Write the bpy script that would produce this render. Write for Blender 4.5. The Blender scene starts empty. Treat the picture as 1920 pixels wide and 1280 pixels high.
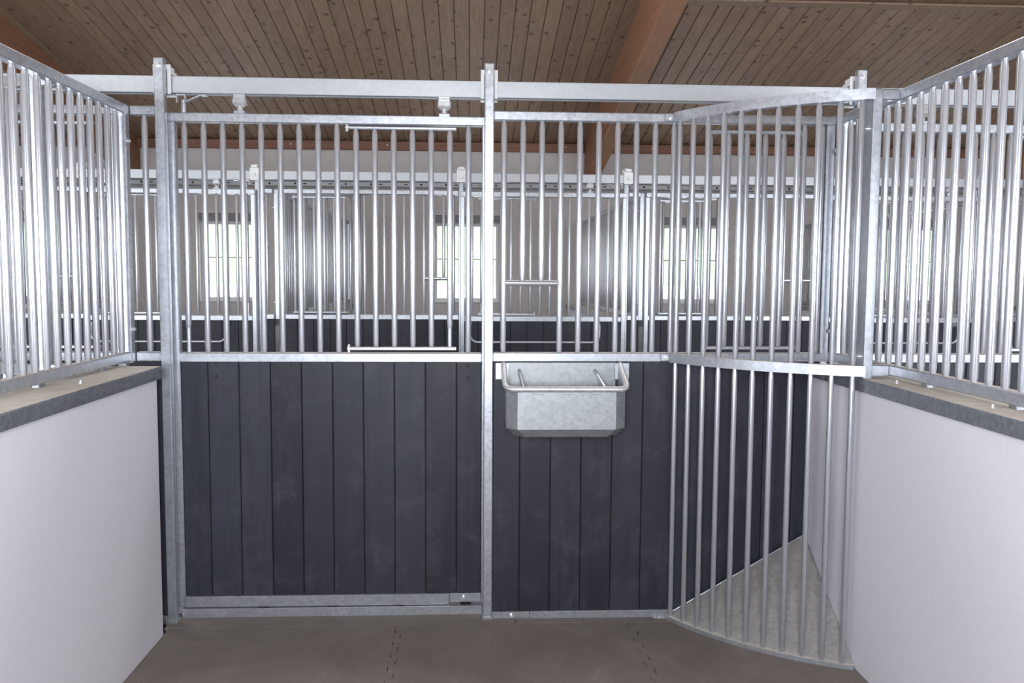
import bpy, math, random
from mathutils import Vector, Matrix

random.seed(7)
S = bpy.context.scene
COL = S.collection

# ------------------------------------------------------------------ camera
def cam_axes(yaw, pitch, roll):
    f = Vector((math.sin(yaw)*math.cos(pitch), math.cos(yaw)*math.cos(pitch), -math.sin(pitch)))
    r = Vector((math.cos(yaw), -math.sin(yaw), 0)); d = f.cross(r)
    return (r*math.cos(roll)+d*math.sin(roll), d*math.cos(roll)-r*math.sin(roll), f)
_r, _d, _f = cam_axes(math.radians(2.7605), math.radians(4.4349), math.radians(-0.3474))
cd = bpy.data.cameras.new('camera'); cam = bpy.data.objects.new('camera', cd); COL.objects.link(cam)
cd.sensor_width = 36; cd.lens = 36*1607.2/1920; cd.clip_start = 0.02; cd.clip_end = 900
cam.matrix_world = Matrix(((_r.x, -_d.x, -_f.x, 0), (_r.y, -_d.y, -_f.y, 0), (_r.z, -_d.z, -_f.z, 1.54), (0, 0, 0, 1)))
S.camera = cam

# ------------------------------------------------------------------ sky and window light
w = bpy.data.worlds.new('overcast'); S.world = w; w.use_nodes = True
bg = w.node_tree.nodes['Background']
bg.inputs[0].default_value = (0.93, 0.97, 1.0, 1); bg.inputs[1].default_value = 4.2
def area(name, loc, rot, sx, sy, power, col):
    l = bpy.data.lights.new(name, 'AREA'); l.shape = 'RECTANGLE'; l.size = sx; l.size_y = sy; l.energy = power; l.color = col
    o = bpy.data.objects.new(name, l); COL.objects.link(o); o.location = loc; o.rotation_euler = rot; return o
PER = 3.08                       # stall width, centre to centre
YB, YR = 11.55, -0.55            # far wall / wall behind the camera (inner faces)
RIDGE_Y = 5.5
for k in range(-2, 3):           # daylight in the rear windows
    area('rear_window_daylight', (-0.18+PER*k, YR+0.03, 1.66), (math.radians(90), 0, 0), 1.0, 1.1, 118, (0.91, 0.95, 1.0))
    area('far_window_daylight', (-0.06+PER*k, YB-0.03, 1.70), (math.radians(-90), 0, 0), 0.85, 1.0, 9, (0.93, 0.97, 1.0))
area('ridge_daylight', (0.5, RIDGE_Y, 4.44), (0, 0, 0), 17.0, 0.75, 270, (0.95, 0.97, 1.0))
vs = S.view_settings
vs.view_transform = 'Standard'; vs.look = 'None'; vs.exposure = 0.15; vs.gamma = 1.0; vs.use_curve_mapping = False

# ------------------------------------------------------------------ materials
def new_mat(name):
    m = bpy.data.materials.new(name); m.use_nodes = True
    nt = m.node_tree; return m, nt, nt.nodes['Principled BSDF']
def N(nt, t, **kw):
    n = nt.nodes.new(t)
    for k, v in kw.items():
        if k in n.inputs: n.inputs[k].default_value = v
        else: setattr(n, k, v)
    return n
def ramp(nt, fac, stops):
    r = nt.nodes.new('ShaderNodeValToRGB'); e = r.color_ramp.elements
    while len(e) < len(stops): e.new(0.5)
    for i, (p, c) in enumerate(stops): e[i].position = p; e[i].color = (*c, 1)
    nt.links.new(fac, r.inputs[0]); return r.outputs[0]
def mixc(nt, f, a, b, mode='MIX'):
    n = nt.nodes.new('ShaderNodeMix'); n.data_type = 'RGBA'; n.blend_type = mode
    for v, s in ((f, n.inputs[0]), (a, n.inputs[6]), (b, n.inputs[7])):
        if hasattr(v, 'is_linked'): nt.links.new(v, s)
        else: s.default_value = v if not isinstance(v, tuple) else (*v, 1)
    return n.outputs[2]
def bump(nt, h, b, strength=0.2, dist=0.005):
    n = nt.nodes.new('ShaderNodeBump'); n.inputs['Strength'].default_value = strength; n.inputs['Distance'].default_value = dist
    nt.links.new(h, n.inputs['Height']); nt.links.new(n.outputs[0], b.inputs['Normal'])
def coords(nt, kind='Object', scale=(1, 1, 1), rnd=False):
    tc = nt.nodes.new('ShaderNodeTexCoord'); mp = nt.nodes.new('ShaderNodeMapping')
    mp.inputs['Scale'].default_value = scale
    nt.links.new(tc.outputs[kind], mp.inputs[0])
    if rnd:
        oi = nt.nodes.new('ShaderNodeObjectInfo'); cx = nt.nodes.new('ShaderNodeMath'); cx.operation = 'MULTIPLY'; cx.inputs[1].default_value = 37.0
        nt.links.new(oi.outputs['Random'], cx.inputs[0])
        cb = nt.nodes.new('ShaderNodeCombineXYZ')
        for i in range(3): nt.links.new(cx.outputs[0], cb.inputs[i])
        nt.links.new(cb.outputs[0], mp.inputs['Location'])
    return mp.outputs[0]

def galv(name, lo, hi, metallic, r0, r1, dust=0.0, spangle=75):
    m, nt, b = new_mat(name)
    co = coords(nt, rnd=True)
    v = N(nt, 'ShaderNodeTexVoronoi', Scale=spangle); nt.links.new(co, v.inputs['Vector'])
    n1 = N(nt, 'ShaderNodeTexNoise', Scale=16.0, Detail=6.0, Roughness=0.7, Distortion=2.0); nt.links.new(co, n1.inputs['Vector'])
    mx = nt.nodes.new('ShaderNodeMath'); mx.operation = 'ADD'
    s1 = nt.nodes.new('ShaderNodeSeparateColor'); nt.links.new(v.outputs['Color'], s1.inputs[0])
    hm = nt.nodes.new('ShaderNodeMath'); hm.operation = 'MULTIPLY'; hm.inputs[1].default_value = 0.22; nt.links.new(s1.outputs[0], hm.inputs[0])
    h2 = nt.nodes.new('ShaderNodeMath'); h2.operation = 'MULTIPLY'; h2.inputs[1].default_value = 0.80; nt.links.new(n1.outputs[0], h2.inputs[0])
    nt.links.new(hm.outputs[0], mx.inputs[0]); nt.links.new(h2.outputs[0], mx.inputs[1])
    c = ramp(nt, mx.outputs[0], [(0.28, lo), (0.72, hi)])
    rr = nt.nodes.new('ShaderNodeMapRange'); rr.inputs['From Min'].default_value = 0.2; rr.inputs['From Max'].default_value = 0.8
    rr.inputs['To Min'].default_value = r0; rr.inputs['To Max'].default_value = r1
    nt.links.new(mx.outputs[0], rr.inputs['Value'])
    b.inputs['Metallic'].default_value = metallic
    if dust:
        g = nt.nodes.new('ShaderNodeNewGeometry'); sp = nt.nodes.new('ShaderNodeSeparateXYZ'); nt.links.new(g.outputs['True Normal'], sp.inputs[0])
        d = nt.nodes.new('ShaderNodeMapRange'); d.inputs['From Min'].default_value = 0.85; d.inputs['From Max'].default_value = 0.97; d.inputs['To Max'].default_value = dust
        nt.links.new(sp.outputs[2], d.inputs['Value'])
        nd = N(nt, 'ShaderNodeTexNoise', Scale=14.0, Detail=4.0); nt.links.new(co, nd.inputs['Vector'])
        dc = ramp(nt, nd.outputs[0], [(0.3, (0.62, 0.565, 0.50)), (0.7, (0.76, 0.71, 0.64))])
        c = mixc(nt, d.outputs[0], c, dc)
        iv = nt.nodes.new('ShaderNodeMath'); iv.operation = 'MULTIPLY_ADD'; iv.inputs[1].default_value = -metallic; iv.inputs[2].default_value = metallic
        nt.links.new(d.outputs[0], iv.inputs[0]); nt.links.new(iv.outputs[0], b.inputs['Metallic'])
        ad = nt.nodes.new('ShaderNodeMath'); ad.operation = 'MAXIMUM'; nt.links.new(rr.outputs[0], ad.inputs[0])
        dm = nt.nodes.new('ShaderNodeMath'); dm.operation = 'MULTIPLY'; dm.inputs[1].default_value = 0.8; nt.links.new(d.outputs[0], dm.inputs[0])
        nt.links.new(dm.outputs[0], ad.inputs[1]); nt.links.new(ad.outputs[0], b.inputs['Roughness'])
    else:
        nt.links.new(rr.outputs[0], b.inputs['Roughness'])
    nt.links.new(c, b.inputs['Base Color'])
    return m
GALV = galv('galvanised_steel', (0.36, 0.38, 0.42), (0.53, 0.555, 0.605), 0.68, 0.29, 0.35)
DUSTY = galv('galvanised_steel_dusty', (0.38, 0.40, 0.44), (0.53, 0.555, 0.605), 0.68, 0.29, 0.35, dust=0.9)
BAR = galv('galvanised_bar', (0.47, 0.485, 0.52), (0.515, 0.53, 0.57), 0.66, 0.21, 0.22, spangle=90)
CAPM = galv('wall_cap_steel', (0.22, 0.235, 0.26), (0.36, 0.38, 0.41), 0.70, 0.36, 0.50, dust=0.97)
SHEET = galv('galvanised_sheet', (0.25, 0.265, 0.28), (0.36, 0.375, 0.39), 0.60, 0.40, 0.52, spangle=70)
TRACKM = galv('zinc_track', (0.40, 0.42, 0.45), (0.45, 0.47, 0.50), 0.50, 0.36, 0.42)
CHROME = galv('zinc_plated', (0.58, 0.59, 0.60), (0.70, 0.71, 0.72), 0.60, 0.18, 0.28)

def flat(name, col, rough=0.6, metallic=0.0, noise=0.06, scale=20, bs=0.1, spec=0.5):
    m, nt, b = new_mat(name); co = coords(nt, rnd=True)
    n = N(nt, 'ShaderNodeTexNoise', Scale=float(scale), Detail=6.0, Roughness=0.6); nt.links.new(co, n.inputs['Vector'])
    lo = tuple(max(0, c*(1-noise*2)) for c in col); hi = tuple(c*(1+noise*2) for c in col)
    nt.links.new(ramp(nt, n.outputs[0], [(0.3, lo), (0.7, hi)]), b.inputs['Base Color'])
    b.inputs['Roughness'].default_value = rough; b.inputs['Metallic'].default_value = metallic; b.inputs['Specular IOR Level'].default_value = spec
    if bs: bump(nt, n.outputs[0], b, bs, 0.003)
    return m
PLASTER = flat('white_plaster', (0.69, 0.67, 0.725), 0.85, noise=0.012, scale=60, bs=0.12)
BACKWALL = flat('grey_white_render', (0.72, 0.685, 0.68), 0.9, noise=0.02, scale=12, bs=0.05)
RUBBER_DARK = flat('black_rubber', (0.02, 0.02, 0.022), 0.7)
WHITE = flat('white_painted', (0.80, 0.81, 0.82), 0.4, noise=0.01)
CREAM = flat('cream_bracket', (0.66, 0.67, 0.68), 0.35, noise=0.02)
CONCRETE = flat('aisle_concrete', (0.20, 0.19, 0.18), 0.8, noise=0.08, scale=6)
PALE = flat('pale_yard', (0.72, 0.70, 0.67), 0.9, noise=0.03, scale=0.5)
GRASS = flat('grass', (0.23, 0.33, 0.19), 0.95, noise=0.10, scale=0.2)
LINTEL = flat('grey_shutter_box', (0.30, 0.30, 0.31), 0.6, noise=0.03)

def make_planks():
    m, nt, b = new_mat('dark_recycled_plank'); co = coords(nt, scale=(26, 26, 2.2), rnd=True)
    n = N(nt, 'ShaderNodeTexNoise', Scale=1.0, Detail=7.0, Roughness=0.62); nt.links.new(co, n.inputs['Vector'])
    c2 = coords(nt, scale=(1, 1, 1), rnd=True)
    n2 = N(nt, 'ShaderNodeTexNoise', Scale=5.0, Detail=5.0, Roughness=0.7, Distortion=0.6); nt.links.new(c2, n2.inputs['Vector'])
    oi = nt.nodes.new('ShaderNodeObjectInfo')
    base = ramp(nt, oi.outputs['Random'], [(0.0, (0.0145, 0.0162, 0.0245)), (1.0, (0.030, 0.0335, 0.049))])
    sc = ramp(nt, n2.outputs[0], [(0.50, (0, 0, 0)), (0.74, (0.62, 0.62, 0.62))])
    c = mixc(nt, sc, base, (0.064, 0.065, 0.078))
    st = ramp(nt, n.outputs[0], [(0.35, (0.82, 0.82, 0.82)), (0.7, (1.18, 1.18, 1.2))])
    c = mixc(nt, 1.0, c, st, 'MULTIPLY')
    nt.links.new(c, b.inputs['Base Color'])
    nt.links.new(ramp(nt, n2.outputs[0], [(0.3, (0.46,)*3), (0.75, (0.68,)*3)]), b.inputs['Roughness'])
    b.inputs['Specular IOR Level'].default_value = 0.38
    bump(nt, n.outputs[0], b, 0.25, 0.003)
    return m
PLANK = make_planks()

def make_wood(name, lo, hi, knots, along, ringscale=1.0):
    m, nt, b = new_mat(name)
    sc = [24, 24, 24]; sc[along] = 0.9
    co = coords(nt, scale=tuple(sc), rnd=True)
    n = N(nt, 'ShaderNodeTexNoise', Scale=ringscale, Detail=6.0, Roughness=0.6, Distortion=0.4); nt.links.new(co, n.inputs['Vector'])
    c = ramp(nt, n.outputs[0], [(0.3, lo), (0.7, hi)])
    oi = nt.nodes.new('ShaderNodeObjectInfo')
    tone = ramp(nt, oi.outputs['Random'], [(0.0, (0.90, 0.885, 0.87)), (0.5, (1, 1, 1)), (1.0, (1.08, 1.06, 1.03))])
    c = mixc(nt, 1.0, c, tone, 'MULTIPLY')
    if knots:
        s2 = [7.5, 7.5, 0.0]; s2[along] = 6.0
        ck = coords(nt, scale=tuple(s2), rnd=True)
        v = N(nt, 'ShaderNodeTexVoronoi', Scale=1.0, Randomness=1.0); nt.links.new(ck, v.inputs['Vector'])
        nd = N(nt, 'ShaderNodeTexNoise', Scale=14.0, Detail=3.0); nt.links.new(ck, nd.inputs['Vector'])
        ad = nt.nodes.new('ShaderNodeMath'); ad.operation = 'MULTIPLY_ADD'; ad.inputs[1].default_value = 0.09; nt.links.new(nd.outputs[0], ad.inputs[0]); nt.links.new(v.outputs['Distance'], ad.inputs[2])
        k = ramp(nt, ad.outputs[0], [(0.12, (0.9,)*3), (0.28, (0, 0, 0))])
        c = mixc(nt, k, c, (0.075, 0.040, 0.022))
    nt.links.new(c, b.inputs['Base Color']); b.inputs['Roughness'].default_value = 0.62
    bump(nt, n.outputs[0], b, 0.15, 0.002)
    return m
CEILW = make_wood('ceiling_spruce', (0.235, 0.152, 0.102), (0.335, 0.228, 0.158), True, 1)
GLULAM = make_wood('glulam_timber', (0.27, 0.130, 0.070), (0.37, 0.185, 0.105), False, 1)
PLATEW = make_wood('wall_plate_timber', (0.23, 0.110, 0.072), (0.32, 0.160, 0.105), False, 0)
def make_mat_rubber():
    m, nt, b = new_mat('dusty_rubber_mat'); co = coords(nt)
    n = N(nt, 'ShaderNodeTexNoise', Scale=3.2, Detail=8.0, Roughness=0.68, Distortion=0.5); nt.links.new(co, n.inputs['Vector'])
    n2 = N(nt, 'ShaderNodeTexNoise', Scale=160.0, Detail=3.0); nt.links.new(co, n2.inputs['Vector'])
    c = ramp(nt, n.outputs[0], [(0.25, (0.150, 0.128, 0.114)), (0.55, (0.205, 0.178, 0.160)), (0.8, (0.275, 0.242, 0.220))])
    g = ramp(nt, n2.outputs[0], [(0.3, (0.86,)*3), (0.7, (1.12,)*3)])
    nt.links.new(mixc(nt, 1.0, c, g, 'MULTIPLY'), b.inputs['Base Color']); b.inputs['Roughness'].default_value = 0.85
    bump(nt, n2.outputs[0], b, 0.35, 0.003)
    return m
MATR = make_mat_rubber()
def make_glass():
    m, nt, b = new_mat('window_glass')
    b.inputs['Base Color'].default_value = (0.96, 0.99, 0.97, 1); b.inputs['Roughness'].default_value = 0.0; b.inputs['IOR'].default_value = 1.02
    b.inputs['Transmission Weight'].default_value = 1.0
    return m
GLASS = make_glass()

# ------------------------------------------------------------------ mesh helpers
class MB:
    def __init__(s): s.v = []; s.f = []; s.sm = []
    def add(s, vs, fs, smooth=False):
        o = len(s.v); s.v += [tuple(p) for p in vs]
        for f in fs: s.f.append(tuple(i+o for i in f)); s.sm.append(smooth)
    def box(s, x0, x1, y0, y1, z0, z1):
        s.add([(x0,y0,z0),(x1,y0,z0),(x1,y1,z0),(x0,y1,z0),(x0,y0,z1),(x1,y0,z1),(x1,y1,z1),(x0,y1,z1)],
              [(0,3,2,1),(4,5,6,7),(0,1,5,4),(1,2,6,5),(2,3,7,6),(3,0,4,7)]); return s
    def cbox(s, x0, x1, y0, y1, z0, z1, c=0.003):
        lo = (x0,y0,z0); hi = (x1,y1,z1); vs = []; idx = {}
        for sx in (0,1):
            for sy in (0,1):
                for sz in (0,1):
                    sg = (sx,sy,sz)
                    for a in range(3):
                        p = []
                        for k in range(3):
                            e = hi[k] if sg[k] else lo[k]
                            if k != a: e += -c if sg[k] else c
                            p.append(e)
                        idx[(sx,sy,sz,a)] = len(vs); vs.append(p)
        fs = []
        ctr = Vector(((x0+x1)/2,(y0+y1)/2,(z0+z1)/2))
        def face(ids):
            a, b_, c_ = (Vector(vs[i]) for i in ids[:3]); n = (b_-a).cross(c_-a)
            m_ = sum((Vector(vs[i]) for i in ids), Vector())/len(ids)
            fs.append(tuple(ids) if n.dot(m_-ctr) > 0 else tuple(reversed(ids)))
        for a in range(3):
            o1, o2 = [k for k in range(3) if k != a]
            for sd in (0,1):
                q = []
                for (i,j) in ((0,0),(1,0),(1,1),(0,1)):
                    sg = [0,0,0]; sg[a] = sd; sg[o1] = i; sg[o2] = j; q.append(idx[(*sg, a)])
                face(q)
            for i in (0,1):
                for j in (0,1):
                    g0 = [0,0,0]; g0[o1] = i; g0[o2] = j; g1 = list(g0); g1[a] = 1
                    face([idx[(*g0,o1)], idx[(*g1,o1)], idx[(*g1,o2)], idx[(*g0,o2)]])
        for sx in (0,1):
            for sy in (0,1):
                for sz in (0,1): face([idx[(sx,sy,sz,a)] for a in range(3)])
        s.add(vs, fs); return s
    def tube(s, pts, r, n=12, cap=True):
        """round tube along a polyline; r is a number or one radius per point"""
        pts = [Vector(p) for p in pts]; k = len(pts)
        rs = r if isinstance(r, (list, tuple)) else [r]*k
        vs = []; prev = None
        for i, p in enumerate(pts):
            t = (pts[min(i+1,k-1)]-pts[max(i-1,0)]).normalized()
            if prev is None:
                u = t.cross(Vector((0,0,1)))
                if u.length < 1e-4: u = Vector((1,0,0))
                u.normalize()
            else:
                u = (prev - t*prev.dot(t)).normalized()
            prev = u; w_ = t.cross(u)
            for j in range(n):
                a = 2*math.pi*j/n; vs.append(p + (u*math.cos(a)+w_*math.sin(a))*rs[i])
        fs = []
        for i in range(k-1):
            for j in range(n):
                fs.append((i*n+j, i*n+(j+1)%n, (i+1)*n+(j+1)%n, (i+1)*n+j))
        s.add(vs, fs, True)
        if cap:
            s.add(vs[:n], [tuple(reversed(range(n)))]); s.add(vs[-n:], [tuple(range(n))])
        return s
    def prism(s, poly, z0, z1):
        """extruded polygon (counter-clockwise in xy)"""
        n = len(poly)
        s.add([(x,y,z0) for x,y in poly]+[(x,y,z1) for x,y in poly],
              [tuple(reversed(range(n))), tuple(range(n,2*n))]+[(i,(i+1)%n,n+(i+1)%n,n+i) for i in range(n)]); return s
    def ribbon(s, path, t, z0, z1):
        """vertical strip of thickness t following an xy path"""
        L = []; R_ = []; k = len(path)
        for i,(x,y) in enumerate(path):
            a = path[max(i-1,0)]; b_ = path[min(i+1,k-1)]
            dx,dy = b_[0]-a[0], b_[1]-a[1]; l = math.hypot(dx,dy); nx,ny = -dy/l*t/2, dx/l*t/2
            L.append((x+nx,y+ny)); R_.append((x-nx,y-ny))
        vs = [(x,y,z0) for x,y in L]+[(x,y,z0) for x,y in R_]+[(x,y,z1) for x,y in L]+[(x,y,z1) for x,y in R_]
        fs = []
        for i in range(k-1):
            fs += [(i,i+1,k+i+1,k+i), (2*k+i,3*k+i,3*k+i+1,2*k+i+1), (i,2*k+i,2*k+i+1,i+1), (k+i,k+i+1,3*k+i+1,3*k+i)]
        fs += [(0,k,3*k,2*k), (k-1,3*k-1,4*k-1,2*k-1)]
        s.add(vs, fs); return s
    def mesh(s, name, off=(0,0,0)):
        me = bpy.data.meshes.new(name)
        me.from_pydata([(x-off[0],y-off[1],z-off[2]) for x,y,z in s.v], [], s.f)
        me.polygons.foreach_set('use_smooth', s.sm); me.update(); return me

WPOS = {}
def tag(o, label=None, cat=None, group=None, kind=None):
    for k, v in (('label',label),('category',cat),('group',group),('kind',kind)):
        if v: o[k] = v
    return o
def thing(name, loc, label, cat, group=None):
    o = bpy.data.objects.new(name, None); COL.objects.link(o); o.location = loc; o.empty_display_size = 0.1
    WPOS[o] = Vector(loc); return tag(o, label, cat, group)
def part(name, mb, mat, parent=None, label=None):
    """mesh from world coordinates, child of parent"""
    if parent is not None: off = WPOS[parent]
    else:
        xs = [p[0] for p in mb.v]; ys = [p[1] for p in mb.v]; zs = [p[2] for p in mb.v]
        off = Vector(((min(xs)+max(xs))/2, (min(ys)+max(ys))/2, min(zs)))
    me = mb.mesh(name, off); me.materials.append(mat)
    o = bpy.data.objects.new(name, me); COL.objects.link(o)
    if parent is None: o.location = off
    else: o.parent = parent
    WPOS[o] = Vector(off)
    if label: o['label'] = label
    return o
CACHE = {}
def shared(name, key, make, mat, parent, pos):
    """child sharing cached mesh data; make() builds it around its own origin"""
    k = (key, mat.name)
    if k not in CACHE:
        me = make().mesh(name); me.materials.append(mat); CACHE[k] = me
    o = bpy.data.objects.new(name, CACHE[k]); COL.objects.link(o); o.parent = parent
    o.location = Vector(pos)-WPOS[parent]; WPOS[o] = Vector(pos); return o
def vbar(parent, x, y, z0, z1, r=0.0130, taper=True, name='bar'):
    h = round(z1-z0, 4)
    def mk():
        if taper: return MB().tube([(0,0,0),(0,0,0.022),(0,0,h-0.03),(0,0,h)], [r*0.8,r,r,r*0.72], 12, False)
        return MB().tube([(0,0,0),(0,0,h)], r, 12, False)
    return shared(name, ('bar',h,r,taper), mk, BAR, parent, (x,y,z0))
def plank(parent, x0, x1, y0, y1, z0, z1, name='plank'):
    k = (round(x1-x0,3), round(y1-y0,4), round(z1-z0,3)); j = random.uniform(-0.0012, 0.0012)
    return shared(name, ('plank',)+k, lambda: MB().cbox(-k[0]/2,k[0]/2,-k[1]/2,k[1]/2,0,k[2],0.003), PLANK, parent, ((x0+x1)/2,(y0+y1)/2+j,z0))
def bolt(parent, p, axis, r=0.011, name='bolt'):
    a = Vector(axis)
    def mk():
        m = MB(); m.tube([(0,0,0), a*0.003], r*1.35, 12); m.tube([a*0.003, a*0.010], r, 6); m.tube([a*0.010, a*0.013], r*0.55, 8); return m
    return shared(name, ('bolt',r,tuple(axis)), mk, CHROME, parent, p)
def kids(o): return [c for c in ALLCH.get(o, [])]
ALLCH = {}
def index_children():
    ALLCH.clear()
    for o in COL.objects:
        if o.parent: ALLCH.setdefault(o.parent, []).append(o)
def copy_tree(o, parent=None):
    c = o.copy(); COL.objects.link(c); c.parent = parent
    for ch in kids(o): copy_tree(ch, c)
    return c
def place(root, kind, k, label):
    """copy of a near-row thing: kind 'near' slides it k stalls along, 'far' turns it into the row across the aisle"""
    c = copy_tree(root); l = WPOS[root]
    if kind == 'near': c.location = (l.x+k, l.y, l.z)
    else: c.location = (XF+PER*k-l.x, YF+Y0-l.y, l.z); c.rotation_euler = (0,0,math.pi)
    c['label'] = label; return c

# ------------------------------------------------------------------ building shell
Y0 = 3.747            # inner face of the near stall front
YF = 7.30             # inner face of the stall front across the aisle
XF = -0.005
XL, XR = -8.6, 9.6
def zc(y): return 3.27 + 0.19*((YB-y) if y >= RIDGE_Y else (YB-RIDGE_Y-(RIDGE_Y-y)))
def struct(name, mb, mat): o = part(name, mb, mat); o['kind'] = 'structure'; return o

struct('floor_aisle', MB().box(XL,XR,Y0+0.12,YB,-0.12,-0.006), CONCRETE)
fl = struct('floor', MB().box(XL,XR,YR,Y0+0.12,-0.12,-0.014), RUBBER_DARK)

def wall_with_windows(name, y0, y1, centres, hw, z0, z1, top, mat):
    m = MB(); m.box(XL,XR,y0,y1,-0.1,z0); m.box(XL,XR,y0,y1,z1,top); x = XL
    for c in centres: m.box(x,c-hw,y0,y1,z0,z1); x = c+hw
    m.box(x,XR,y0,y1,z0,z1); return struct(name, m, mat)
CF = [-0.06+PER*k for k in range(-2,3)]; CN = [-0.18+PER*k for k in range(-2,3)]
WZ0, WZ1 = 1.18, 2.33
wall_with_windows('wall_back', YB, YB+0.30, CF, 0.44, WZ0, WZ1, 3.27, BACKWALL)
wall_with_windows('wall_rear', YR-0.30, YR, CN, 0.50, 1.12, 2.33, 3.27, PLASTER)
for nm, xx in (('wall_end_left', XL), ('wall_end_right', XR)):
    m = MB(); s_ = 0.15 if nm.endswith('left') else -0.15
    poly = [(YR-0.3,-0.1),(YB+0.3,-0.1),(YB+0.3,3.3),(RIDGE_Y,zc(RIDGE_Y)+0.2),(YR-0.3,3.3)]
    a, b_ = sorted((xx, xx-s_))
    n = len(poly); m.add([(a,y,z) for y,z in poly]+[(b_,y,z) for y,z in poly], [tuple(reversed(range(n))), tuple(range(n,2*n))]+[(i,(i+1)%n,n+(i+1)%n,n+i) for i in range(n)])
    struct(nm, m, BACKWALL)

def window(n, c, y, hw, z0, z1, inward):
    """frame, shutter box, sill, panes; inward = +1 when the room lies on the -y side"""
    o = struct('window_%d' % n, MB().box(c-hw-0.0,c-hw+0.045,y+0.10*inward-0.03,y+0.10*inward+0.03,z0,z1)
        .box(c+hw-0.045,c+hw,y+0.10*inward-0.03,y+0.10*inward+0.03,z0,z1).box(c-hw+0.045,c+hw-0.045,y+0.10*inward-0.03,y+0.10*inward+0.03,z0,z0+0.045)
        .box(c-hw+0.045,c+hw-0.045,y+0.10*inward-0.03,y+0.10*inward+0.03,z1-0.145,z1-0.10), WHITE)
    o['label'] = 'white framed stable window'
    part('shutter_box', MB().cbox(c-hw,c+hw,y+0.06*inward-0.05,y+0.06*inward+0.05,z1-0.10,z1,0.006), LINTEL, o)
    zb = z0+0.57
    for a, b2 in ((z0+0.045, zb-0.006), (zb+0.006, z1-0.145)):
        part('pane', MB().box(c-hw+0.045,c+hw-0.045,y+0.10*inward-0.003,y+0.10*inward+0.003,a,b2), GLASS, o)
    part('glazing_bar', MB().box(c-hw+0.045,c+hw-0.045,y+0.10*inward-0.012,y+0.10*inward+0.012,zb-0.006,zb+0.006), LINTEL, o)
    part('sill', MB().cbox(c-hw-0.01,c+hw+0.01,min(y-0.02*inward,y+0.07*inward),max(y-0.02*inward,y+0.07*inward),z0-0.02,z0+0.004,0.004), WHITE, o)
for i, c in enumerate(CF): window(i+1, c, YB, 0.44, WZ0, WZ1, 1)
for i, c in enumerate(CN): window(i+6, c, YR, 0.50, 1.12, 2.33, -1)

# roof: decks, boarded underside in view, ridge skylight
def slope_slab(m, x0, x1, ya, yb, lift, th):
    m.add([(x0,ya,zc(ya)+lift),(x1,ya,zc(ya)+lift),(x1,yb,zc(yb)+lift),(x0,yb,zc(yb)+lift),
           (x0,ya,zc(ya)+lift+th),(x1,ya,zc(ya)+lift+th),(x1,yb,zc(yb)+lift+th),(x0,yb,zc(yb)+lift+th)],
          [(0,3,2,1),(4,5,6,7),(0,1,5,4),(1,2,6,5),(2,3,7,6),(3,0,4,7)])
m = MB(); slope_slab(m, XL, XR, RIDGE_Y+0.4, YB+0.3, 0.020, 0.12); slope_slab(m, XL, XR, YR-0.3, RIDGE_Y-0.4, 0.0, 0.12)
ceil = struct('ceiling', m, CEILW)
def board(x0, x1, ya, yb, lift):
    xc, yc = (x0+x1)/2, (ya+yb)/2; hw = (x1-x0)/2; c = 0.006
    me = MB(); prof = [(-hw,0.0165),(-hw+0.001,c),(-hw+c,0),(hw-c,0),(hw-0.001,c),(hw,0.0165)]
    vs = []
    for yy in (ya, yb):
        for px, pz in prof: vs.append((xc+px, yy, zc(yy)+pz+lift))
    me.add(vs, [(i,6+i,7+i,i+1) for i in range(5)]+[(0,1,2,3,4,5),(11,10,9,8,7,6)])
    return part('ceiling_board', me, CEILW, ceil)
bx = XL+0.01; BWID = 0.1405
while bx+BWID < XR:
    inner = -7.2 < bx < 8.6
    if inner and random.random() < 0.55:
        yj = random.uniform(7.9, 11.0)
        for a, b2 in ((RIDGE_Y+0.4, yj-0.002), (yj+0.002, YB+0.02)):
            o = board(bx, bx+BWID-0.003, a, b2, random.uniform(0,0.002))
            o.location = (0,0,0)
    else: board(bx, bx+BWID-0.003, RIDGE_Y+0.4, YB+0.02, random.uniform(0,0.002))
    bx += BWID
o = struct('window_11', MB().box(XL,XR,RIDGE_Y-0.42,RIDGE_Y+0.42,4.56,4.565), WHITE); o['label'] = 'long ridge skylight strip'

def beam(x, label):
    wd = 0.09; t = thing('glulam_beam', (x, YB-0.02, 2.74), label, 'beam', 'glulam roof beams')
    for nm, lo_, hi_ in (('beam_body', 0.05, 0.49),):
        m = MB(); ya, yb = RIDGE_Y+0.42, YB-0.005
        c = 0.008; prof = [(-wd,-0.0),(-wd,-hi_+c),(-wd+c,-hi_),(wd-c,-hi_),(wd,-hi_+c),(wd,-0.0)]
        vs = [(x+px,yy,zc(yy)+pz) for yy in (ya,yb) for px,pz in prof]; n = len(prof)
        m.add(vs, [(i,n+i,n+(i+1)%n,(i+1)%n) for i in range(n)]+[tuple(reversed(range(n))), tuple(range(n,2*n))])
        part(nm, m, GLULAM, t)
    return t
beam(1.60, 'orange-brown glulam roof beam running down above the middle of the picture')
beam(7.25, 'glulam roof beam seen through the right partition grille')
beam(-4.40, 'glulam roof beam at the upper left edge above the left grille')
t = thing('wall_plate', (0.5, YB-0.05, 3.165), 'reddish timber wall plate under the boarded ceiling on the far wall', 'beam')
x = XL
for (a, b2) in ((XL,-4.55),(-4.35,1.50),(1.70,7.15),(7.35,XR)):
    part('timber', MB().cbox(a,b2,YB-0.09,YB-0.002,3.165,3.275,0.004), PLATEW, t)
for xx in (-2.35,-1.1,0.15,1.25,2.4,3.6,5.0,-3.6):
    shared('screw', 'screw', lambda: MB().tube([(0,0,0),(0,-0.004,0)], 0.010, 8), CHROME, t, (xx,YB-0.09,3.225))
yp = 7.81
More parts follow.
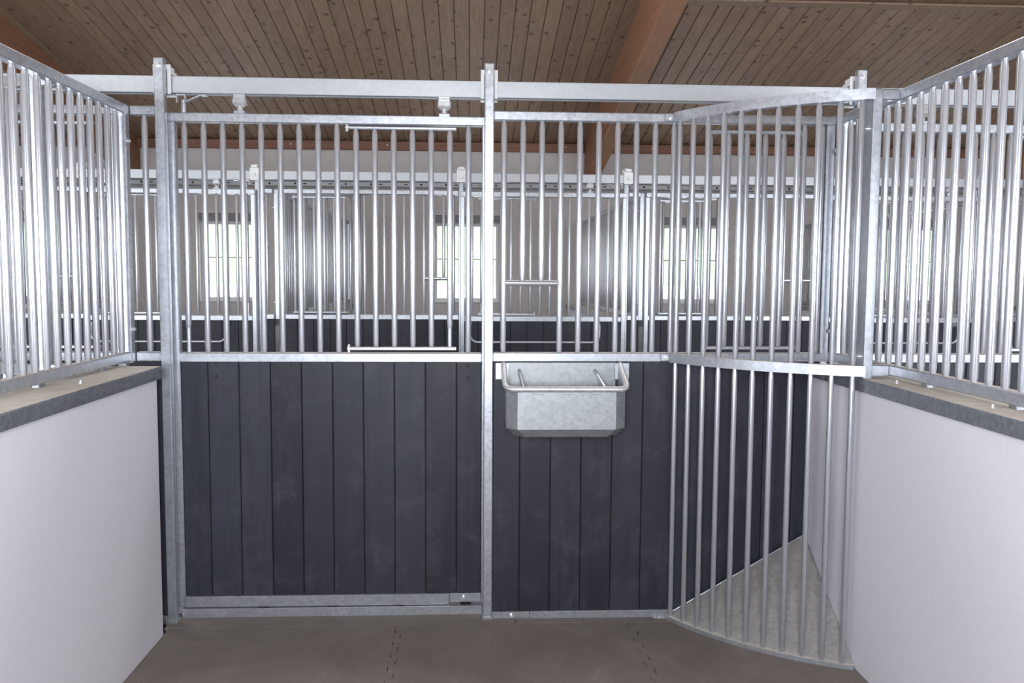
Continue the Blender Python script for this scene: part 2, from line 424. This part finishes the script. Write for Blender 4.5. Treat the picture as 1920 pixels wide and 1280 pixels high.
tag(part('purlin', MB().cbox(1.70,7.15,yp-0.14,yp,zc(yp)-0.020,zc(yp)-0.002,0.006), CEILW), 'timber purlin under the boarded ceiling at the upper right corner', 'beam')

# slotted cable tray on the far wall
t = thing('cable_tray', (0.5,YB-0.04,2.70), 'slotted metal cable tray running along the far wall', 'cable tray')
part('back_plate', MB().cbox(XL,XR,YB-0.05,YB-0.002,2.690,2.750,0.003), TRACKM, t)
part('flange', MB().box(XL,XR,YB-0.075,YB-0.05,2.748,2.760).box(XL,XR,YB-0.075,YB-0.05,2.674,2.690), LINTEL, t)
i = 0; xx = -6.6
while xx < 7.8:
    if i % 2: shared('slot', 'slot_a', lambda: MB().box(-0.022,0.022,-0.002,0.002,-0.006,0.006), RUBBER_DARK, t, (xx,YB-0.051,2.720))
    else: shared('slot', 'slot_b', lambda: MB().tube([(0,0.002,0),(0,-0.002,0)],0.014,8), RUBBER_DARK, t, (xx,YB-0.051,2.720))
    xx += 0.13 if i % 2 == 0 else 0.20; i += 1

# outdoors beyond the far windows
struct('ground_yard', MB().box(-300,300,YB+0.3,150,-0.3,-0.15), PALE)
m = MB(); vs = []; fs = []; nx, ny = 24, 6
for j in range(ny+1):
    for i2 in range(nx+1):
        xx = -300+600*i2/nx; yy = 150+120*j/ny
        vs.append((xx, yy, -0.15+34*(j/ny)**0.8+1.5*math.sin(xx*0.05+j)*(j/ny)))
for j in range(ny):
    for i2 in range(nx): a = j*(nx+1)+i2; fs.append((a,a+1,a+nx+2,a+nx+1))
m.add(vs, fs, True)
struct('ground_bank', m, GRASS)['label'] = 'green grass bank rising beyond the pale yard'

# ------------------------------------------------------------------ partition walls, caps and grilles
def partition(name, x0, x1, ya, yb, far=False):
    """white plastered wall with a dusty steel coping; the coping laps over both faces and the free end"""
    o = struct(name, MB().cbox(x0,x1,ya,yb,-0.01,1.145,0.012), PLASTER)
    a, b2 = x0-0.015, x1+0.015; c, d = (ya-0.006, yb) if far else (ya, yb+0.006); e = c if far else d-0.005
    cp = part('coping', MB().cbox(a,b2,c,d,1.146,1.152,0.002).cbox(a,a+0.005,c,d,1.100,1.147,0.001).cbox(b2-0.005,b2,c,d,1.100,1.147,0.001).cbox(a+0.005,b2-0.005,e,e+0.005,1.100,1.147,0.001), CAPM, o, 'dusty steel coping')
    if not far:
        for yy in (3.05,2.47,1.9,1.2): bolt(cp, (b2-0.075 if x0 < 0 else a+0.06, yy, 1.152), (0,0,1), 0.006)
    return o
partition('wall_left', -1.565, -1.305, YR, 3.62)
partition('wall_right', 1.515, 1.775, YR, 3.735)

def grille(xc, ys, yend, label, ystart):
    t = thing('partition_grille', (xc,(ystart+yend)/2,1.165), label, 'grille', 'barred grilles on the partition walls')
    part('top_rail', MB().cbox(xc-0.02,xc+0.02,yend,ystart,2.200,2.240,0.004), GALV, t)
    part('bottom_rail', MB().cbox(xc-0.02,xc+0.02,yend,ystart,1.165,1.205,0.004), DUSTY, t)
    p = part('end_post', MB().cbox(xc-0.021,xc+0.021,ystart,ystart+0.045,1.155,2.242,0.004), GALV, t)
    sgn = 1 if xc < 0 else -1
    for zz in (2.09,1.30): bolt(p, (xc+sgn*0.021,ystart+0.02,zz), (sgn,0,0), 0.009)
    part('end_post', MB().cbox(xc-0.021,xc+0.021,yend-0.04,yend,1.155,2.242,0.004), GALV, t)
    for yy in ys: vbar(t, xc, yy, 1.203, 2.202)
    yy = ystart-0.25
    while yy > yend: 
        shared('spacer', 'spacer', lambda: MB().cbox(-0.012,0.012,-0.02,0.02,0,0.016,0.002), CAPM, t, (xc,yy,1.151)); yy -= 0.5
    return t
ysL = [3.651-0.0795*k for k in range(51)]; ysL = [y for y in ysL if y > YR+0.07]
ysR = [3.650-0.0815*k for k in range(51)]; ysR = [y for y in ysR if y > YR+0.07]
grL = grille(-1.46, ysL, YR+0.05, 'galvanised bar grille on the left white partition wall', 3.70)
grR = grille(1.62, ysR, YR+0.05, 'galvanised bar grille on the right white partition wall', 3.70)

# ------------------------------------------------------------------ near stall front: prototypes
def make_post(x, label):
    t = thing('steel_post', (x,Y0+0.02,0), label, 'post', 'posts carrying the door tracks')
    part('post_tube', MB().cbox(x-0.0205,x+0.0205,Y0,Y0+0.04,-0.01,2.443,0.004), GALV, t)
    part('foot_plate', MB().cbox(x-0.024,x+0.024,Y0-0.006,Y0+0.046,-0.012,0.008,0.002), SHEET, t)
    b = part('track_bracket', MB().cbox(x-0.037,x-0.0215,Y0+0.041,Y0+0.049,2.300,2.424,0.002).cbox(x+0.0215,x+0.037,Y0+0.041,Y0+0.049,2.300,2.424,0.002)
        .cbox(x-0.037,x+0.037,Y0+0.118,Y0+0.126,2.300,2.40,0.002).cbox(x-0.037,x-0.030,Y0+0.049,Y0+0.118,2.384,2.40,0.001).cbox(x+0.030,x+0.037,Y0+0.049,Y0+0.118,2.384,2.40,0.001)
        .cbox(x-0.026,x+0.026,Y0+0.041,Y0+0.126,2.402,2.424,0.003), CREAM, t)
    bolt(t, (x,Y0,2.412), (0,-1,0), 0.009); bolt(b, (x,Y0+0.126,2.350), (0,1,0), 0.012)
    return t
postL = make_post(-1.3155, 'tall galvanised post left of the near sliding door')
postM = make_post(0.0775, 'tall galvanised post in the middle between sliding door and feed trough')

def make_filler():
    x0, x1 = -1.439, -1.337
    t = thing('filler_panel', ((x0+x1)/2,Y0+0.02,0), 'narrow one-bar filler panel between left grille and left post', 'panel', 'narrow filler panels')
    for nm, a, b2 in (('top_rail',2.203,2.243),('mid_rail',1.159,1.200),('bottom_rail',-0.01,0.03)):
        part(nm, MB().cbox(x0,x1,Y0,Y0+0.04,a,b2,0.004), DUSTY if nm == 'mid_rail' else GALV, t)
    vbar(t, -1.385, Y0+0.02, 1.198, 2.206)
    plank(t, x0, x1, Y0+0.008, Y0+0.034, 0.03, 1.159)
    return t
filler = make_filler()

def make_door():
    ya, yb = Y0+0.063, Y0+0.103; yc = (ya+yb)/2
    t = thing('sliding_door', (-0.62,yc,0.045), 'galvanised sliding stall door with ten dark planks, left of the middle post', 'door', 'sliding stall doors')
    part('top_rail', MB().cbox(-1.312,0.085,ya,yb,2.188,2.228,0.004), GALV, t)
    part('mid_rail', MB().cbox(-1.275,0.048,ya,yb,1.149,1.192,0.004), DUSTY, t)
    part('bottom_rail', MB().cbox(-1.275,-0.095,ya-0.009,yb,0.046,0.095,0.003).cbox(-0.095,0.048,ya+0.004,yb,0.050,0.093,0.003), GALV, t)
    bolt(t, (-0.03,ya+0.004,0.073), (0,-1,0), 0.008)
    for a in (-1.312, 0.048): part('stile', MB().cbox(a,a+0.037,ya,yb,0.046,2.188,0.004), GALV, t)
    fb = [9,10,11,12,13,14]
    for k in range(16):
        x = -1.240+0.08187*k
        if k == 0:
            vbar(t, x, yc, 1.30, 2.19); vbar(t, x, yc, 1.19, 1.31, 0.0095, False, 'latch_rod')
            rod = part('latch_rod', MB().tube([(x,yc,2.226),(x,yc,2.283)], 0.011, 12), GALV, t)
            path = [(x-0.026,2.272),(x-0.026,2.304),(x+0.008,2.304),(x+0.013,2.276),(x+0.075,2.303),(x+0.102,2.303)]
            hm = MB()
            for (p0,q0),(p1,q1) in zip(path[:-1],path[1:]):
                l = math.hypot(p1-p0,q1-q0); nx_, nz_ = -(q1-q0)/l*0.0025, (p1-p0)/l*0.0025
                hm.add([(p0+nx_,yc-0.012,q0+nz_),(p1+nx_,yc-0.012,q1+nz_),(p1-nx_,yc-0.012,q1-nz_),(p0-nx_,yc-0.012,q0-nz_),
                        (p0+nx_,yc+0.012,q0+nz_),(p1+nx_,yc+0.012,q1+nz_),(p1-nx_,yc+0.012,q1-nz_),(p0-nx_,yc+0.012,q0-nz_)],
                       [(3,2,1,0),(4,5,6,7),(0,1,5,4),(2,3,7,6),(1,2,6,5),(3,0,4,7)])
            part('latch_handle', hm, CHROME, rod)
        elif k not in fb: vbar(t, x, yc, 1.190, 2.190)
    for a, b2 in ((2.168,2.181),(1.203,1.218)):
        fr = part('flap_rail', MB().cbox(-0.549,-0.064,yc-0.016,yc+0.006,a,b2,0.003), GALV, t)
        part('hinge_pin', MB().tube([(-0.540,yc-0.010,a-0.010),(-0.540,yc-0.010,b2+0.011)],0.0065,8), CHROME, fr)
    fl_ = t
    for x, z in ((-1.12,1.087),(-1.12,1.142),(-0.012,1.135),(-0.012,1.082)):
        shared('plank_screw', 'pscrew', lambda: MB().tube([(0,0,0),(0,-0.003,0)],[0.008,0.006],10), RUBBER_DARK, t, (x,yc-0.0155,z))
    for k in fb:
        x = -1.240+0.08187*k
        if k == 14:
            vbar(fl_, x, yc, 1.30, 2.169); vbar(fl_, x, yc, 1.217, 1.31, 0.0095, False, 'lock_rod')
        else: vbar(fl_, x, yc, 1.217, 2.169)
    seams = [-1.275,-1.158,-1.023,-0.886,-0.749,-0.613,-0.477,-0.340,-0.202,-0.063,0.048]
    for a, b2 in zip(seams[:-1],seams[1:]): plank(t, a+0.0012, b2-0.0012, yc-0.015, yc+0.015, 0.094, 1.150)
    part('tongue_core', MB().box(-1.275,0.048,yc-0.004,yc+0.004,0.09,1.152), RUBBER_DARK, t)
    for x in (-1.000,-0.118):
        h = part('roller_hanger', MB().cbox(x-0.024,x+0.024,yc-0.018,yc+0.018,2.228,2.240,0.002), GALV, t)
        part('hanger_bolt', MB().tube([(x,yc,2.238),(x,yc,2.268)],0.009,10).tube([(x,yc,2.244),(x,yc,2.251)],0.014,6).tube([(x,yc,2.254),(x,yc,2.260)],0.013,6), CHROME, h)
        part('trolley', MB().tube([(x,yc,2.258),(x,yc,2.262),(x,yc,2.268)],[0.018,0.026,0.028],14).cbox(x-0.030,x+0.030,yc-0.022,yc+0.022,2.266,2.296,0.006).cbox(x-0.026,x+0.026,yc-0.018,yc+0.018,2.294,2.312,0.003), CHROME, h)
    # blanket rail on the aisle face
    pts = [(-1.08,yb,1.135),(-1.08,yb+0.075,1.130)]
    def arc(cx, cz, a0, a1, r): return [(cx+r*math.cos(math.radians(a0+(a1-a0)*i/5)), yb+0.085, cz+r*math.sin(math.radians(a0+(a1-a0)*i/5))) for i in range(6)]
    pts += [(-1.08,yb+0.085,1.10)]+arc(-1.02,1.04,180,270,0.06)+arc(-0.06,1.04,270,360,0.06)+[(0.0,yb+0.085,1.10),(0.0,yb+0.075,1.130),(0.0,yb,1.135)]
    br = part('blanket_rail', MB().tube(pts, 0.0095, 8), GALV, t)
    for x in (-1.08,0.0): part('hinge_lug', MB().cbox(x-0.014,x+0.014,yb,yb+0.03,1.115,1.148,0.003), SHEET, br)
    return t
door = make_door()

def make_fixed():
    x0, x1 = 0.098, 1.594; yc = Y0+0.02
    t = thing('fixed_front_panel', (0.83,yc,0), 'fixed barred front panel with dark planks behind trough and hay rack', 'panel', 'fixed stall front panels')
    part('top_rail', MB().cbox(x0,x1,Y0,Y0+0.04,2.203,2.243,0.004), GALV, t)
    part('mid_rail', MB().cbox(x0,x1,Y0,Y0+0.04,1.159,1.200,0.004), DUSTY, t)
    part('bottom_rail', MB().cbox(0.268,x1,Y0-0.004,Y0+0.04,-0.012,0.031,0.003).cbox(x0,0.268,Y0+0.004,Y0+0.04,-0.012,0.028,0.003), GALV, t)
    bolt(t, (0.185,Y0+0.004,0.010), (0,-1,0), 0.008)
    part('stile', MB().cbox(1.560,1.598,Y0+0.001,Y0+0.041,-0.01,2.203,0.004), GALV, t)
    fb = [11,12,13,14,15]
    for a, b2 in ((2.165,2.180),(1.212,1.226)): part('flap_rail', MB().cbox(1.035,1.478,yc+0.012,yc+0.032,a,b2,0.003), GALV, t)
    fp = t
    for k in range(18):
        x = 0.142+0.0827*k
        if x > 1.55: break
        if k in (1,2): vbar(t, x, yc, 1.513, 2.206)
        elif k in fb: vbar(fp, x, yc+0.022, 1.225, 2.167)
        else: vbar(t, x, yc, 1.198, 2.206)
    part('cross_bar', MB().tube([(0.142,yc,1.505),(0.390,yc,1.505)],0.0135,12), BAR, t)
    seams = [x0,0.218,0.355,0.492,0.630,0.766,0.903,1.040,1.177,1.314,1.451,1.560]
    for a, b2 in zip(seams[:-1],seams[1:]): plank(t, a+0.0012, b2-0.0012, Y0+0.005, Y0+0.035, 0.029, 1.160)
    part('tongue_core', MB().box(x0,1.56,yc-0.004,yc+0.004,0.02,1.165), RUBBER_DARK, t)
    return t
fixed = make_fixed()

def make_track(x0, x1, label, name='door_track'):
    xm = (x0+x1)/2; t = thing(name, (xm,Y0+0.083,2.305), label, 'track', 'sliding door tracks')
    a, b2 = Y0+0.053, Y0+0.113
    part('channel', MB().cbox(x0,x1,a,b2,2.374,2.378,0.0015).cbox(x0,x1,a,a+0.005,2.308,2.376,0.0015).cbox(x0,x1,b2-0.005,b2,2.308,2.376,0.0015)
         .cbox(x0,x1,a+0.004,a+0.020,2.308,2.313,0.001).cbox(x0,x1,b2-0.020,b2-0.004,2.308,2.313,0.001), TRACKM, t)
    return t
track = make_track(-5.2, 5.6, 'pale zinc door track running across above the near stall front')

t = thing('floor_guide', (-0.62,Y0+0.08,0), 'galvanised guide rail on the floor under the near sliding door', 'rail')
part('rail', MB().cbox(-1.292,0.056,Y0+0.056,Y0+0.108,-0.012,0.038,0.003), GALV, t)
for x in (-0.93,-0.62,-0.32,-0.02): shared('buffer', 'buffer', lambda: MB().cbox(-0.024,0.024,-0.02,0.02,0,0.007,0.001), RUBBER_DARK, t, (x,Y0+0.078,0.038))

# feed trough
def make_trough():
    xa, xb = 0.150, 0.652; yf = Y0-0.225
    t = thing('feed_trough', (0.40,Y0-0.11,0.862), 'galvanised feed trough with tube rim on the dark planks by the middle post', 'trough')
    ch = 0.045; th = 0.003
    def ring(xa_, xb_, yf_, c, z_b, z_f): 
        # rear-left, front chamfers, rear-right; top edge falls towards the front
        return [(xa_,Y0-0.004,z_b),(xa_,yf_+c,z_f),(xa_+c,yf_,z_f),(xb_-c,yf_,z_f),(xb_,yf_+c,z_f),(xb_,Y0-0.004,z_b)]
    top = ring(xa,xb,yf,ch,1.158,1.058); low = ring(xa,xb,yf,ch,0.910,0.898)
    bot = ring(xa+0.034,xb-0.034,yf+0.028,ch,0.862,0.862)
    ti = ring(xa+th,xb-th,yf+th,ch,1.158,1.058); li = ring(xa+th,xb-th,yf+th,ch,0.910,0.898); bi = ring(xa+0.034+th,xb-0.034-th,yf+0.028+th,ch,0.866,0.866)
    n = 6; m = MB(); vs = top+low+bot+bi+li+ti; fs = []
    for lv in range(5):
        for i in range(n-1): a = lv*n+i; fs.append((a,a+n,a+n+1,a+1))
    fs += [(2*n+5,2*n+4,2*n+3,2*n+2,2*n+1,2*n), (3*n,3*n+1,3*n+2,3*n+3,3*n+4,3*n+5)]
    for i in range(n-1): fs.append((i,i+1,5*n+i+1,5*n+i))
    m.add(vs, fs); part('trough_body', m, SHEET, t)
    part('back_plate', MB().cbox(xa+0.012,xb-0.012,Y0-0.004,Y0-0.001,0.866,1.157,0.001), SHEET, t)
    for a, b2, bxx in ((0.108,0.168,0.122),(0.634,0.700,0.684)):
        p = part('wall_lug', MB().cbox(a,b2,Y0-0.010,Y0-0.004,1.082,1.156,0.002), GALV, t); bolt(p, (bxx,Y0-0.010,1.112), (0,-1,0), 0.008)
    r = 0.0125; yq = yf-0.004; zf = 1.068; zw = 1.150
    pts = [(xa-0.006,Y0-0.008,zw),(xa-0.006,Y0-0.10,zw-0.036)]
    pts += [(xa-0.006,yq+0.045,zf+0.014),(xa+0.003,yq+0.016,zf+0.004),(xa+0.022,yq+0.002,zf),(xa+0.05,yq,zf),(xb-0.05,yq,zf),(xb-0.022,yq+0.002,zf),(xb-0.003,yq+0.016,zf+0.004),(xb+0.006,yq+0.045,zf+0.014)]
    pts += [(xb+0.006,Y0-0.10,zw-0.036),(xb+0.006,Y0-0.008,zw)]
    part('rim_tube', MB().tube(pts, r, 12), galv('rim_tube_steel', (0.52,0.51,0.52),(0.72,0.71,0.72),0.7,0.34,0.48), t)
    for x, dx in ((xa+0.075,-0.012),(xb-0.075,-0.03)):
        part('brace', MB().tube([(x+dx,Y0-0.006,1.122),(x-dx*0.2,yf+0.02,1.040)],0.0085,10), BAR, t)
    for x in (xa+0.13,xa+0.255,xa+0.37): part('weld_tab', MB().cbox(x-0.018,x+0.018,yf-0.0045,yf-0.0005,1.046,1.060,0.001), SHEET, t)
    return t
make_trough()

# corner hay rack
def make_rack():
    cx, cy, R_ = 1.945, 4.352, 1.227
    a0 = math.atan2(3.727-cy, -math.sqrt(R_**2-(3.727-cy)**2)); a1 = math.atan2(-math.sqrt(R_**2-(1.512-cx)**2), 1.512-cx)
    if a0 < 0: a0 += 2*math.pi
    if a1 < 0: a1 += 2*math.pi
    def at(u, r=R_): a = a0+(a1-a0)*u; return (cx+r*math.cos(a), cy+r*math.sin(a))
    ex, ey = at(1)
    t = thing('hay_rack', (1.25,3.5,0), 'curved barred hay rack in the right corner with sloping sheet floor', 'hay rack', 'corner hay racks')
    for nm, th, z0, z1, mt in (('top_rail',0.036,2.203,2.243,GALV),('mid_rail',0.036,1.160,1.200,DUSTY),('bottom_rail',0.030,-0.012,0.016,DUSTY)):
        part(nm, MB().ribbon([at(i/20) for i in range(21)], th, z0, z1), mt, t)
    px = at(0)
    for z in (2.203,1.160):
        lp = part('bolt_lug', MB().cbox(px[0]-0.052,px[0]+0.012,Y0-0.010,Y0-0.001,z+0.003,z+0.039,0.004), GALV, t); bolt(lp, (px[0]-0.024,Y0-0.010,z+0.020), (0,-1,0), 0.008)
    lp = part('bolt_lug', MB().cbox(px[0]-0.060,px[0]+0.006,Y0-0.030,Y0-0.004,-0.012,0.004,0.002), GALV, t); bolt(lp, (px[0]-0.035,Y0-0.018,0.004), (0,0,1), 0.007)
    for k in range(11):
        u = 0.022+0.925*k/10; x, y = at(u)
        vbar(t, x, y, 1.198, 2.206, 0.0118); vbar(t, x, y, 0.014, 1.162, 0.0112)
    p = part('end_post', MB().cbox(1.500,1.535,ey-0.016,ey+0.062,1.150,2.243,0.004), GALV, t)
    for z in (2.10,1.235): bolt(p, (1.500,ey+0.028,z), (-1,0,0), 0.009)
    part('tie_rail', MB().cbox(1.533,1.602,ey-0.012,ey+0.028,2.201,2.242,0.004), GALV, t)
    part('tie_rail', MB().cbox(1.533,1.602,ey-0.012,ey+0.028,1.160,1.205,0.004), DUSTY, t)
    # sloping sheet floor
    apex = (1.508,3.738,0.372); pts = [at(i/16, R_-0.004) for i in range(17)]
    m = MB(); vs = [apex]+[(x,min(y,3.738),0.018) for x,y in pts]; nn = len(vs)
    vs2 = [(x,y,z-0.004) for x,y,z in vs]
    fs = [(0,i,i+1) for i in range(1,nn-1)]+[(nn,nn+i+1,nn+i) for i in range(1,nn-1)]+[(i,nn+i,nn+i+1,i+1) for i in range(1,nn-1)]+[(0,nn,nn+1,1),(0,nn-1,2*nn-1,nn)]
    m.add(vs+vs2, fs); sh = part('sheet_floor', m, galv('hay_rack_sheet', (0.30,0.29,0.28),(0.42,0.41,0.40),0.25,0.5,0.65), t)
    part('sheet_lip', MB().tube([(px[0]+0.02,3.734,0.026),(1.505,3.734,0.374)],0.004,6).tube([(1.509,3.73,0.372),(1.509,ey+0.03,0.024)],0.003,6), GALV, sh)
    return t
rack = make_rack()

# ------------------------------------------------------------------ repeats: neighbours in the near row and the row across the aisle
index_children()
place(fixed, 'near', -PER, 'barred front panel of the neighbouring stall, seen through the left grille')
place(rack, 'near', -PER, 'curved hay rack of the neighbouring stall, just behind the left grille')
place(filler, 'near', 3.025, 'narrow one-bar filler panel beyond the right grille, beside the hay rack')
place(postL, 'near', 3.025, 'galvanised post whose top shows above the end of the hay rack')
place(door, 'near', 3.025, 'sliding door of the neighbouring stall, seen through the right grille')
ORD = {-2: 'leftmost', -1: 'second from left', 0: 'middle', 1: 'second from right', 2: 'rightmost'}
for k in range(-2, 3):
    w_ = 'of the %s stall across the aisle' % ORD[k]
    place(door, 'far', k, 'barred sliding door with blanket rail ' + w_)
    place(fixed, 'far', k, 'barred fixed front panel ' + w_)
    place(filler, 'far', k, 'narrow one-bar filler panel ' + w_)
    place(postM, 'far', k, 'slim post left of the sliding door ' + w_)
    place(postL, 'far', k, 'slim post right of the sliding door ' + w_)
    place(rack, 'far', k, 'curved hay rack inside the left corner ' + w_)
    place(grL, 'far', k, 'partition grille on the right side ' + w_)
    x = XF+PER*k+1.305
    partition('wall_partition', x, x+0.26, YF+0.127, YB, True)
ft = place(track, 'far', 0, 'pale door track of the stall row across the aisle')

# ------------------------------------------------------------------ rubber mats on the stall floor
GAP = 0.0016
def seam(x, ya, yb, side):
    pts = []; y = ya; k = 0
    while y < yb-0.06:
        d = 0.016 if k % 2 == 0 else -0.016
        pts += [(x+d*0.7+side*GAP, y+0.003), (x+d+side*GAP, min(y+0.057, yb))]
        y += 0.06; k += 1
    return [(x+side*GAP, ya)]+pts+[(x+side*GAP, yb)]
XS = [-1.31, -0.31, 0.71, 1.52]; YS = [YR, 0.75, 2.22, 3.69]
for i in range(3):
    for j in range(3):
        ya, yb = YS[j]+GAP, YS[j+1]-GAP
        left = seam(XS[i], ya, yb, 1) if i else [(XS[i],ya),(XS[i],yb)]
        right = seam(XS[i+1], ya, yb, -1) if i < 2 else [(XS[3],ya),(XS[3],yb)]
        poly = right+list(reversed(left))
        part('rubber_mat', MB().prism(poly, -0.0138, random.uniform(-0.0008,0.0004)), MATR, fl)
part('rubber_mat', MB().box(-1.33,0.2,3.6932,Y0+0.055,-0.0138,-0.001), MATR, fl)
part('rubber_mat', MB().box(0.203,1.515,3.6932,Y0-0.005,-0.0138,0.0), MATR, fl)

for o in list(COL.objects):
    if o.type == 'EMPTY' and not o.children: print('EMPTY WITHOUT PARTS', o.name)
